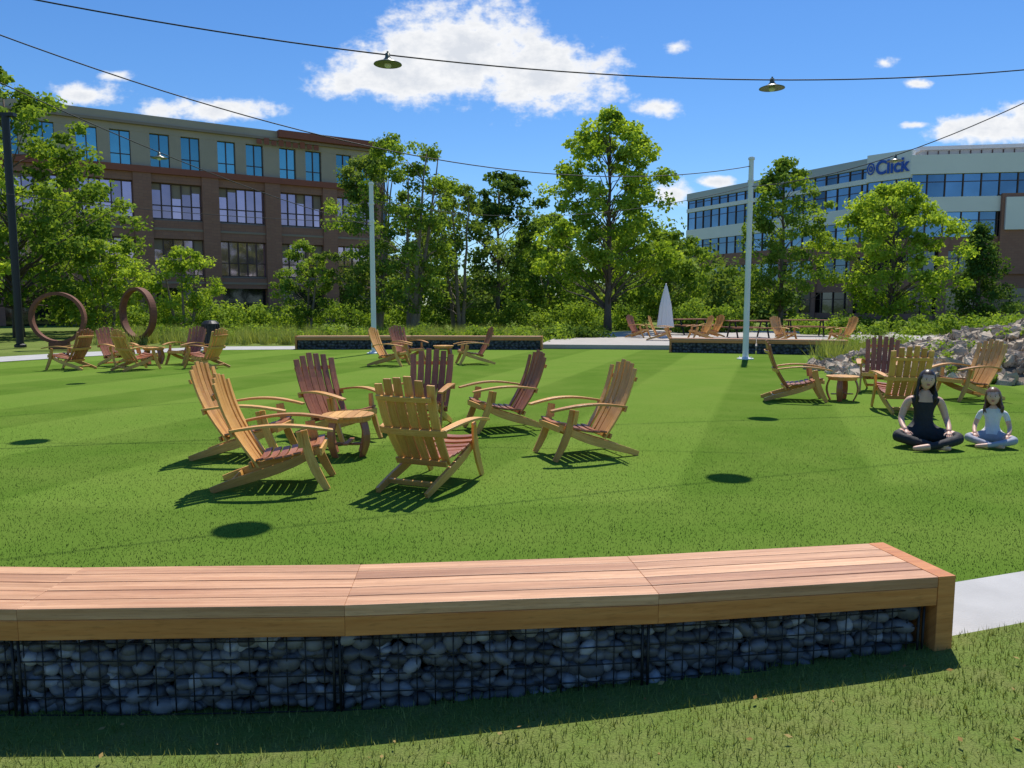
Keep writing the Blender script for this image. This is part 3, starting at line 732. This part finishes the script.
def tree(name,x,y,h,r,zb,seed,nclump,nleaf,lsize,lm,bm_=M_bark,tr=.16,prof=None,stems=1,rc=(.45,.95),z0=0,sq=1.0):
    rng=np.random.default_rng(seed); rnd=random.Random(seed)
    e=empty(name,(x,y,z0)); mb=MB()
    tops=[]
    for s in range(stems):
        a=rnd.random()*6.28; off=.0 if stems==1 else .35; sp=0 if stems==1 else r*.35
        tp=[]
        for i in range(9):
            u=i/8; tp.append(Vector((off*math.cos(a)+sp*u*math.cos(a)+rnd.uniform(-.06,.06)*h*.1,off*math.sin(a)+sp*u*math.sin(a)+rnd.uniform(-.06,.06)*h*.1,h*.88*u-.05*(i==0))))
        mb.tube(tp,[tr*(1.25 if i==0 else 1)*(1-.9*i/8)+.012 for i in range(9)],9,0); tops.append(tp)
    C=[];RC=[];T=[]
    lob=[rnd.uniform(.65,1.25) for _ in range(9)]; ph=rnd.random()*6.28
    for c in range(nclump):
        f=rnd.random()**.9; z=zb+(h-zb)*f*.97; a=rnd.random()*6.28
        li=((a+ph+f*2.2)/(6.283/9))%9; lo=lob[int(li)]*(1-(li%1))+lob[(int(li)+1)%9]*(li%1)
        rr=r*prof(f)*lo*math.sqrt(rnd.uniform(.12,1.0))
        p=Vector((rr*math.cos(a),rr*math.sin(a)*sq,z))
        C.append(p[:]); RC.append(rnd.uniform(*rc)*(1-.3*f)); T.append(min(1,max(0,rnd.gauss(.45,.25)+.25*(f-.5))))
        tp=tops[rnd.randrange(len(tops))]; uu=max(.12,min(.85,(z-rr*.75)/(h*.88))); k=uu*8; i=int(k); st=tp[i].lerp(tp[min(8,i+1)],k-i)
        mid=st.lerp(p,.5)+Vector((rnd.uniform(-.1,.1)*r,rnd.uniform(-.1,.1)*r,rnd.uniform(-.05,.12)*r))
        if c%2==0:
            w=tr*.33*(1-uu*.6); mb.tube([st,st.lerp(mid,.5)+Vector((0,0,.03*r)),mid,p],[w,w*.7,w*.45,.012],5,0)
    mb.obj('trunk',[bm_],e,smooth=True)
    C=np.array(C);RC=np.array(RC);T=np.array(T)
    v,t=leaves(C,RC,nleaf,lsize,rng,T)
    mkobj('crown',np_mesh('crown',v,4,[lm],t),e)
pround=lambda f:(max(0,math.sin(math.pi*(f*.93+.06))))**.5
pcone=lambda f:max(.12,(1-f)**.75)*min(1,.45+f*4)
povate=lambda f:max(.1,min(1,.6+f*2.4)*(1-f**2.4)**.7)
tree('maple_tree',5.2,42,11.9,5.4,2.9,11,175,115,.21,M_lf_bright,M_bark,.2,povate,rc=(.5,.95))
tree('oak_tree',-.9,50,9.9,3.7,2.8,12,95,90,.24,M_lf_dark,M_bark,.17,pround,rc=(.5,.95))
tree('locust_tree',-5.4,40,10.2,3.9,1.4,13,130,105,.175,M_lf_mid,M_barkl,.13,pround,stems=3,rc=(.45,.9))
tree('locust_tree',-7.7,43,10.0,2.8,1.2,14,95,105,.175,M_lf_olive,M_barkl,.13,pround,stems=3,rc=(.45,.9))
tree('locust_tree',-3.0,45,8.6,3.0,1.2,24,80,95,.185,M_lf_olive,M_barkl,.12,pround,stems=3,rc=(.45,.9))
tree('birch_tree',-11.3,42,5.0,1.7,.5,15,65,80,.16,M_lf_mid,M_barkl,.07,pround,stems=2,rc=(.35,.6))
tree('serviceberry_tree',-20.4,39,4.8,2.1,.3,16,85,85,.16,M_lf_bright,M_barkl,.07,pround,stems=3,rc=(.4,.7))
tree('serviceberry_tree',-17.0,40,4.6,1.7,.3,17,70,85,.16,M_lf_bright,M_barkl,.07,pround,stems=3,rc=(.4,.7))
tree('oak_tree',-24.3,38,13.0,4.3,1.4,18,170,95,.24,M_lf_mid,M_bark,.22,pround,rc=(.55,1.1))
tree('oak_tree',-25.6,32.5,13.0,4.4,.6,19,160,95,.23,M_lf_bright,M_bark,.22,pround,rc=(.55,1.1))
tree('oak_tree',-25.2,46,9,4.0,.6,29,90,85,.26,M_lf_mid,M_bark,.2,pround,rc=(.6,1.1))
tree('pear_tree',15.6,45,9.9,3.5,1.8,20,120,100,.19,M_lf_mid,M_bark,.14,povate,rc=(.45,.9))
tree('maple_tree',22.3,45.5,8.6,4.0,1.0,21,165,105,.2,M_lf_bright,M_bark,.16,pround,rc=(.5,.95))
tree('spruce_tree',31.3,52,7.0,2.3,.3,22,110,85,.19,M_lf_dark,M_bark,.14,pcone)
tree('maple_tree',10.4,52,6.6,2.8,.8,23,80,80,.24,M_lf_mid,M_bark,.12,pround,rc=(.5,1.0))
tree('maple_tree',2.6,56,8.0,3.4,.8,33,85,80,.26,M_lf_mid,M_bark,.12,pround,rc=(.55,1.1))
tree('maple_tree',8.3,62,7.6,3.6,.8,34,85,80,.28,M_lf_olive,M_bark,.12,pround,rc=(.6,1.2))
rng=np.random.default_rng(5); C=[];RC=[];T=[]
def belt(x0,x1,y,h,n,low=.7):
    for i in range(n):
        x=rng.uniform(x0,x1); hh=h*(.68+.3*math.sin(x*.45)+.14*math.sin(x*1.3)); z=hh*rng.uniform(.02,1)**low
        C.append((x,y+rng.uniform(-3,3),max(.3,z))); RC.append(rng.uniform(1.0,2.0)); T.append(min(1,max(0,rng.normal(.42,.26))))
belt(-14,26,84,9.0,310); belt(-12,26,80,4.5,170,.9); belt(-75,-34,80,11,200); belt(-110,-50,60,12,150); belt(60,110,66,8,100); belt(8,26,72,5.5,90)
v,t=leaves(np.array(C),np.array(RC),70,.48,rng,np.array(T),.8)
mkobj('distant_trees',np_mesh('distant_trees',v,4,[M_lf_olive],t))
def bed(name,segs,mat,seed,h,nl=80,ls=.12,rc=(.22,.5)):
    rng=np.random.default_rng(seed); C=[];RC=[];T=[]
    for (x0,y0,x1,y1,w,n) in segs:
        for i in range(n):
            u=rng.random(); r_=rng.uniform(*rc)
            C.append((x0+(x1-x0)*u+rng.normal(0,.15),y0+(y1-y0)*u+rng.uniform(-w,w),rng.uniform(.05,h)*(.5+.5*abs(math.sin(u*17+seed))))); RC.append(r_); T.append(min(1,max(0,rng.normal(.5,.25))))
    v,t=leaves(np.array(C),np.array(RC),nl,ls,rng,np.array(T),.8); mkobj(name,np_mesh(name,v,4,[mat],t))
bed('shrub_bed',[(-16,34,2.5,33.5,1.5,220),(-6,30.5,1.5,31,.6,60)],M_lf_mid,41,.55)
bed('hedge',[(-22,44,-10,46,1.5,150),(-10,47,8,49,1.5,190)],M_lf_mid,42,1.5,ls=.18,rc=(.4,.9))
bed('hedge',[(14,38,33,36,1.2,190),(12,46,36,44,1.5,150)],M_lf_mid,43,.9,ls=.15,rc=(.3,.65))
bed('shrub_bed',[(10.5,25.5,19,22,1.0,90),(17,24,30,24,2,130)],M_lf_mid,44,.45,ls=.11)
bed('juniper_shrub',[(1.2,33.5,4.2,34.5,.5,40)],M_lf_dark,45,.5,ls=.12)
bed('shrub_bed',[(8.5,40,12.5,41.5,.8,70)],M_lf_mid,46,1.7,ls=.16,rc=(.35,.7))
# low plants growing between the rocks, sitting on the mound surface
rng=np.random.default_rng(47); C=[];RC=[];T=[]
for i in range(60):
    x=rng.uniform(7.8,14.5); y=rng.uniform(15.0,18.5); h=mound_h(x,y)
    if h<0: continue
    C.append((x,y,h+.08)); RC.append(rng.uniform(.1,.24)); T.append(rng.uniform(.3,.9))
v,t=leaves(np.array(C),np.array(RC),60,.075,rng,np.array(T),.8); mkobj('rock_garden_plants',np_mesh('rock_garden_plants',v,4,[M_lf_mid],t))
rng=np.random.default_rng(9); X=[];Y=[]
for i in range(460):
    if i<250: cx,cy=rng.uniform(-17,1),rng.uniform(30.5,36)
    elif i<390: cx,cy=rng.uniform(11,27),rng.uniform(21.3,26)
    else: cx,cy=rng.uniform(8.5,15),rng.uniform(20.3,22.0)
    n=60; X.append(rng.normal(cx,.13,n)); Y.append(rng.normal(cy,.13,n))
X=np.concatenate(X);Y=np.concatenate(Y)
mkobj('ornamental_grass',blades('ornamental_grass',X,Y,np.full(len(X),-.02),.3,.85,.026,.38,leaf_mat('grass_tall',(.14,.20,.045),(.42,.47,.16),.35),rng,rng.uniform(.2,.9,len(X))))

# ------------------------------------------------------------ people
M_skin=basic('skin',(.70,.42,.30),.5,.08,14,sss=.15)
M_hair_d=basic('hair_dark',(.030,.018,.012),.38,.4,60)
M_hair_b=basic('hair_brown',(.15,.075,.035),.4,.4,60)
M_blk=basic('black_cloth',(.018,.018,.021),.75,.2,20,.8,bscale=14,bdist=.02)
M_tee=basic('white_tee',(.72,.72,.74),.85,.05,20,.8,bscale=16,bdist=.02)
M_legg=basic('grey_leggings',(.36,.37,.43),.8,.1,30,.6,bscale=16,bdist=.015)
M_eye=basic('eye_white',(.75,.73,.7),.3,.02); M_iris=basic('iris_dark',(.02,.012,.01),.2,.02)
M_lip=basic('lips',(.48,.16,.13),.45,.05)
def skinned(pts,rad,edges,root=0,sub=2):
    me=bpy.data.meshes.new('sk'); me.from_pydata([tuple(p) for p in pts],edges,[])
    o=bpy.data.objects.new('sk',me); COL.objects.link(o)
    o.modifiers.new('Skin','SKIN')
    sv=me.skin_vertices[0].data
    for i,r in enumerate(rad): sv[i].radius=(r if isinstance(r,tuple) else (r,r)); sv[i].use_root=(i==root)
    s=o.modifiers.new('s','SUBSURF'); s.levels=sub; s.render_levels=sub
    bpy.context.view_layer.update(); dg=bpy.context.evaluated_depsgraph_get()
    m=bpy.data.meshes.new_from_object(o.evaluated_get(dg)); bpy.data.objects.remove(o); return m
def head_mesh(mb,c,s,hair_m,look=0):
    nu,nv=32,24; vs=[];fs=[]
    for j in range(nv+1):
        ph=math.pi*j/nv
        for i in range(nu):
            th=2*math.pi*i/nu; x=math.sin(ph)*math.cos(th); y=math.sin(ph)*math.sin(th); z=math.cos(ph)
            w=.72*(1-.30*max(0,-z)**1.4); d=.84*(1-.12*max(0,-z))
            X,Y,Z=x*w,y*d,z
            if y<0:
                nose=math.exp(-((x/.13)**2+((z+.12)/.2)**2))*.17; brow=math.exp(-((z-.16)/.1)**2)*.03
                eye=-sum(math.exp(-(((x-sx*.36)/.17)**2+((z-.03)/.11)**2)) for sx in (-1,1))*.07
                chin=math.exp(-((x/.3)**2+((z+.85)/.2)**2))*.08; Y-=nose+brow+eye+chin
            vs.append((c[0]+X*s,c[1]+Y*s,c[2]+Z*s))
    for j in range(nv):
        for i in range(nu): a=j*nu+i;b=j*nu+(i+1)%nu; fs.append((a,a+nu,b+nu,b))
    mb.add(vs,fs,0)
    for sx in (-1,1):
        mb.ell((c[0]+sx*.25*s,c[1]-.735*s,c[2]+.03*s),(.10*s,.05*s,.055*s),1); mb.ell((c[0]+sx*.25*s,c[1]-.775*s,c[2]+.03*s),(.05*s,.025*s,.05*s),2)
        mb.ell((c[0]+sx*.25*s,c[1]-.78*s,c[2]+.19*s),(.14*s,.04*s,.022*s),3)
        mb.ell((c[0]+sx*.71*s,c[1]+.02*s,c[2]-.05*s),(.06*s,.13*s,.2*s),0)
    mb.ell((c[0],c[1]-.80*s,c[2]-.43*s),(.19*s,.06*s,.035*s),4); mb.ell((c[0],c[1]-.79*s,c[2]-.50*s),(.15*s,.06*s,.04*s),4)
def hair_mesh(mb,c,s,length,rnd,mat=3):
    nu,nv=36,22; vs=[];fs=[]
    for j in range(nv+1):
        ph=math.pi*.72*j/nv
        for i in range(nu):
            th=2*math.pi*i/nu; x=math.sin(ph)*math.cos(th); y=math.sin(ph)*math.sin(th); z=math.cos(ph)
            k=1+.03*math.sin(th*13)
            if y<-.25 and z<.48: 
                f=smoothst((-y-.25)/.35)*(1-abs(x)*.75); z=z+(.52-z)*f; 
            vs.append((c[0]+x*.80*s*k,c[1]+(y*.94+.05)*s*k,c[2]+(z*1.07)*s+.02*s))
    for j in range(nv):
        for i in range(nu):
            th=2*math.pi*(i+.5)/nu; ph=math.pi*.72*(j+.5)/nv; x=math.sin(ph)*math.cos(th); y=math.sin(ph)*math.sin(th); z=math.cos(ph)
            if y<-.40 and z<.50 and abs(x)<.78: continue
            a=j*nu+i;b=j*nu+(i+1)%nu; fs.append((a,a+nu,b+nu,b))
    mb.add(vs,fs,mat)
    for q in range(110):
        th=rnd.uniform(-.40,math.pi+.40); x=math.cos(th)*.80; y=math.sin(th)*.72
        front=(y<.05)
        L_=length*rnd.uniform(.7,1.05)
        p=[Vector((c[0]+x*s*.75,c[1]+y*s*.8,c[2]+.6*s)),Vector((c[0]+x*s*.98,c[1]+(y+.05)*s,c[2]-.05*s)),
           Vector((c[0]+x*s*.98,c[1]+(y*.9+(.0 if front else .1))*s,c[2]-.7*s)),
           Vector((c[0]+x*s*(1.12)+rnd.uniform(-.01,.01),c[1]+(y*.8-(.55 if front else -.25))*s,c[2]-.7*s-L_*.5)),
           Vector((c[0]+x*s*(1.02)+rnd.uniform(-.02,.02),c[1]+(y*.6-(.75 if front else -.3))*s,c[2]-.7*s-L_))]
        w=s*.075; mb.tube(p,[w*.7,w,w,w*.8,w*.15],6,mat)
def person(name,loc,rz,k,hs,mats,tee,hairlen,seed,headtilt=0,hair_m=None):
    rnd=random.Random(seed); e=empty(name,loc,rz)
    P={'pel':(0,.04,.12),'wai':(0,.045,.27),'che':(0,.03,.40),'uch':(0,.03,.50),'nkb':(0,.02,.565),'nkt':(0,0,.645)}
    Rr={'pel':(.145,.115),'wai':(.108,.088),'che':(.128,.10),'uch':(.115,.075),'nkb':(.055,.05),'nkt':.046}
    order=['pel','wai','che','uch','nkb','nkt']; E=[('pel','wai'),('wai','che'),('che','uch'),('uch','nkb'),('nkb','nkt')]
    for sx,sfx in ((-1,'R'),(1,'L')):
        yo=0 if sx<0 else -.075
        J={'sh':((sx*.155,.03,.515),.052),'ua':((sx*.20,.04,.41),.043),'el':((sx*.235,.02,.29),.036),'fa':((sx*.235,-.09,.225),.033),'wr':((sx*.215,-.19,.185),.024),
           'hp':((sx*.115,-.0,.105),.100),'th':((sx*.225,-.12,.125),.086),'kn':((sx*.325,-.235,.125),.064),'sn':((sx*.16,-.325+yo*.5,.085),.056),'an':((-sx*.02,-.375+yo,.055),.038),'ft':((-sx*.12,-.39+yo,.040),.034),'to':((-sx*.20,-.40+yo,.032),.022)}
        for kx,(p,r) in J.items(): P[kx+sfx]=p; Rr[kx+sfx]=r; order.append(kx+sfx)
        E+=[('uch','sh'+sfx),('sh'+sfx,'ua'+sfx),('ua'+sfx,'el'+sfx),('el'+sfx,'fa'+sfx),('fa'+sfx,'wr'+sfx),('pel','hp'+sfx),('hp'+sfx,'th'+sfx),('th'+sfx,'kn'+sfx),('kn'+sfx,'sn'+sfx),('sn'+sfx,'an'+sfx),('an'+sfx,'ft'+sfx),('ft'+sfx,'to'+sfx)]
    idx={n:i for i,n in enumerate(order)}
    sc=lambda r:(r*k if not isinstance(r,tuple) else (r[0]*k,r[1]*k))
    me=skinned([Vector(P[n])*k for n in order],[sc(Rr[n]) for n in order],[(idx[a],idx[b]) for a,b in E],0,2)
    for m in mats: me.materials.append(m)
    segs=[]
    for a,b in E:
        q=b[:2]
        if b in('wai','che','uch'): m=1
        elif b in('nkb','nkt'): m=0
        elif q in('hp','th','kn','sn','an'): m=2
        elif q in('ft','to'): m=0
        elif q=='sh': m=1
        elif q=='ua': m=1 if tee else 0
        else: m=0
        segs.append((Vector(P[a])*k,Vector(P[b])*k,m,Rr[b] if not isinstance(Rr[b],tuple) else Rr[b][0]))
    for f in me.polygons:
        c=f.center; best=9;bm_=0
        for a,b,m,r in segs:
            d=b-a; t=max(0,min(1,(c-a).dot(d)/d.length_squared)); dd=(c-(a+d*t)).length-r*k*.6
            if dd<best: best=dd;bm_=m
        if bm_==1 and not tee and c.z>.525*k and abs(c.x)<.055*k: bm_=0
        if bm_==1 and not tee and c.z>.49*k and abs(c.x)<.075*k and c.y<0: bm_=0
        if not tee and bm_==1 and abs(c.x)>.135*k and c.z>.42*k: bm_=0
        if c.z<.13*k and c.y>-.2 and bm_==1: bm_=2
        f.material_index=bm_; f.use_smooth=True
    mkobj('body',me,e)
    for sx in (-1,1):
        w=Vector((sx*.215,-.19,.185))*k; dirn=Vector((-sx*.10,-.85,-.38)).normalized(); side=Vector((1,0,0)); side=(side-dirn*side.dot(dirn)).normalized(); up=side.cross(dirn)
        if up.z<0: up=-up
        q=k*.95
        pm=skinned([w-dirn*.01*q,w+dirn*.03*q,w+dirn*.075*q],[.022*q,(.034*q,.016*q),(.036*q,.013*q)],[(0,1),(1,2)],0,2); pm.materials.append(mats[0]); pm.polygons.foreach_set('use_smooth',[True]*len(pm.polygons)); mkobj('palm',pm,e)
        for fi,(o,l) in enumerate(((-.027,.062),(-.009,.072),(.009,.068),(.027,.054))):
            b=w+dirn*.072*q+side*o*q
            pts=[b,b+(dirn*.5*l-up*.006)*q,b+(dirn*.8*l-up*.022)*q,b+(dirn*.95*l-up*.045)*q]
            fm=skinned(pts,[.0088*q,.0082*q,.0075*q,.006*q],[(0,1),(1,2),(2,3)],0,1); fm.materials.append(mats[0]); mkobj('finger_%d'%(fi+1),fm,e)
        b=w+dirn*.025*q-side*sx*.025*q
        tm=skinned([b,b+(dirn*.025-side*sx*.022-up*.005)*q,b+(dirn*.05-side*sx*.03-up*.015)*q],[.012*q,.010*q,.007*q],[(0,1),(1,2)],0,1); tm.materials.append(mats[0]); mkobj('thumb',tm,e)
    hp=empty('head_pivot',(0,-.005*k,.645*k)); hp.parent=e; hp.rotation_euler=(R(-3),R(headtilt),0)
    s=.112*hs; mb=MB(); c=(0,-.012,.085*hs+.012)
    head_mesh(mb,c,s,hair_m); mb.obj('head',[mats[0],M_eye,M_iris,hair_m,M_lip],hp,smooth=True)
    mb=MB(); hair_mesh(mb,c,s,hairlen,rnd,0); mb.obj('hair',[hair_m],hp,smooth=True)
person('woman',(4.68,8.66,.006),R(-16),1.0,1.0,[M_skin,M_blk,M_blk],False,.20,1,5,M_hair_d)
person('girl',(5.46,8.66,.006),R(-34),.72,.90,[M_skin,M_tee,M_legg],True,.12,2,-5,M_hair_b)

# ------------------------------------------------------------ camera, light, world
cam=bpy.data.cameras.new('camera'); co=bpy.data.objects.new('camera',cam); COL.objects.link(co)
co.location=(0,0,1.6); co.rotation_euler=(R(90-5.93),0,0); cam.sensor_width=36; cam.lens=27.07; cam.clip_start=.05; cam.clip_end=3000
scene.camera=co
EL=R(62); hx,hy=.30,.954
sv=Vector((hx*math.cos(EL),hy*math.cos(EL),math.sin(EL)))
sd=bpy.data.lights.new('sun','SUN'); sd.energy=5.0; sd.angle=R(.5); sd.color=(1,.95,.86)
so=bpy.data.objects.new('sun',sd); COL.objects.link(so); so.rotation_euler=sv.to_track_quat('Z','Y').to_euler(); so.location=(10,30,40)
w=bpy.data.worlds.new('World'); scene.world=w; w.use_nodes=True; nt=w.node_tree; nt.nodes.clear()
out=nt.nodes.new('ShaderNodeOutputWorld')
sky=nt.nodes.new('ShaderNodeTexSky'); sky.sky_type='NISHITA'; sky.sun_disc=False; sky.sun_elevation=EL; sky.sun_rotation=math.atan2(hx,hy)
sky.air_density=1.0; sky.dust_density=.2; sky.ozone_density=3.0
hs=nt.nodes.new('ShaderNodeHueSaturation'); hs.inputs['Saturation'].default_value=1.2; L(nt,sky.outputs[0],hs.inputs['Color'])
tint=mixc(nt,1.0,hs.outputs[0],(.66,.82,1.0),'MULTIPLY')
bg=nt.nodes.new('ShaderNodeBackground'); bg.inputs[1].default_value=.135; L(nt,tint,bg.inputs[0])
tc=nt.nodes.new('ShaderNodeTexCoord'); sp=nt.nodes.new('ShaderNodeSeparateXYZ'); L(nt,tc.outputs['Generated'],sp.inputs[0])
yy=math_n(nt,'MAXIMUM',sp.outputs[1],.02)
u=math_n(nt,'DIVIDE',sp.outputs[0],yy); v=math_n(nt,'DIVIDE',sp.outputs[2],yy)
cv=nt.nodes.new('ShaderNodeCombineXYZ'); L(nt,u,cv.inputs[0]); L(nt,v,cv.inputs[1])
uv=cv.outputs[0]
nz=noise(nt,uv,9,5,.62); nf=noise(nt,scalevec(nt,uv,(1,1.6,1)),26,4,.65)
clouds=[(-.145,.290,.105,.042,1.05),(-.06,.315,.10,.062,1.2),(.035,.285,.095,.050,1.15),(-.215,.275,.05,.024,.95),
 (-.54,.262,.06,.02,.95),(-.38,.243,.09,.018,1.0),(-.50,.285,.05,.012,.6),
 (.19,.245,.05,.016,.75),(.205,.32,.025,.012,.7),(.465,.30,.025,.011,.85),(.505,.275,.03,.009,.8),(.59,.22,.085,.022,1.0),(.67,.225,.06,.032,1.05),
 (.205,.14,.035,.02,.8),(.26,.155,.04,.012,.6),(.51,.225,.03,.008,.8)]
field=None
for (a,b,ra,rb_,st) in clouds:
    s2=nt.nodes.new('ShaderNodeVectorMath'); s2.operation='MULTIPLY_ADD'; L(nt,uv,s2.inputs[0]); s2.inputs[1].default_value=(1/ra,1/rb_,0); s2.inputs[2].default_value=(-a/ra,-b/rb_,0)
    s3=nt.nodes.new('ShaderNodeVectorMath'); s3.operation='LENGTH'; L(nt,s2.outputs[0],s3.inputs[0])
    f_=math_n(nt,'SUBTRACT',st,s3.outputs['Value'])
    field=f_ if field is None else math_n(nt,'MAXIMUM',field,f_)
nn=math_n(nt,'ADD',math_n(nt,'MULTIPLY_ADD',nz,2.6,-1.3),math_n(nt,'MULTIPLY_ADD',nf,1.7,-.85))
tot=math_n(nt,'ADD',math_n(nt,'MULTIPLY',field,1.3),nn)
mr=nt.nodes.new('ShaderNodeMapRange'); mr.interpolation_type='SMOOTHSTEP'; L(nt,tot,mr.inputs[0]); mr.inputs[1].default_value=-.05; mr.inputs[2].default_value=.75
mask=math_n(nt,'MULTIPLY',mr.outputs[0],math_n(nt,'GREATER_THAN',sp.outputs[1],.05))
mask=math_n(nt,'MULTIPLY',mask,math_n(nt,'GREATER_THAN',field,-.9))
shade=ramp(nt,math_n(nt,'ADD',math_n(nt,'MULTIPLY',tot,.35),math_n(nt,'MULTIPLY',nf,.5)),[(.2,(.80,.86,.95)),(.45,(.95,.96,.98)),(.8,(.72,.76,.83))])
bc=nt.nodes.new('ShaderNodeBackground'); bc.inputs[1].default_value=1.0; L(nt,shade,bc.inputs[0])
mx=nt.nodes.new('ShaderNodeMixShader'); L(nt,mask,mx.inputs[0]); L(nt,bg.outputs[0],mx.inputs[1]); L(nt,bc.outputs[0],mx.inputs[2]); L(nt,mx.outputs[0],out.inputs[0])
scene.view_settings.view_transform='Standard'; scene.view_settings.look='None'; scene.view_settings.exposure=0
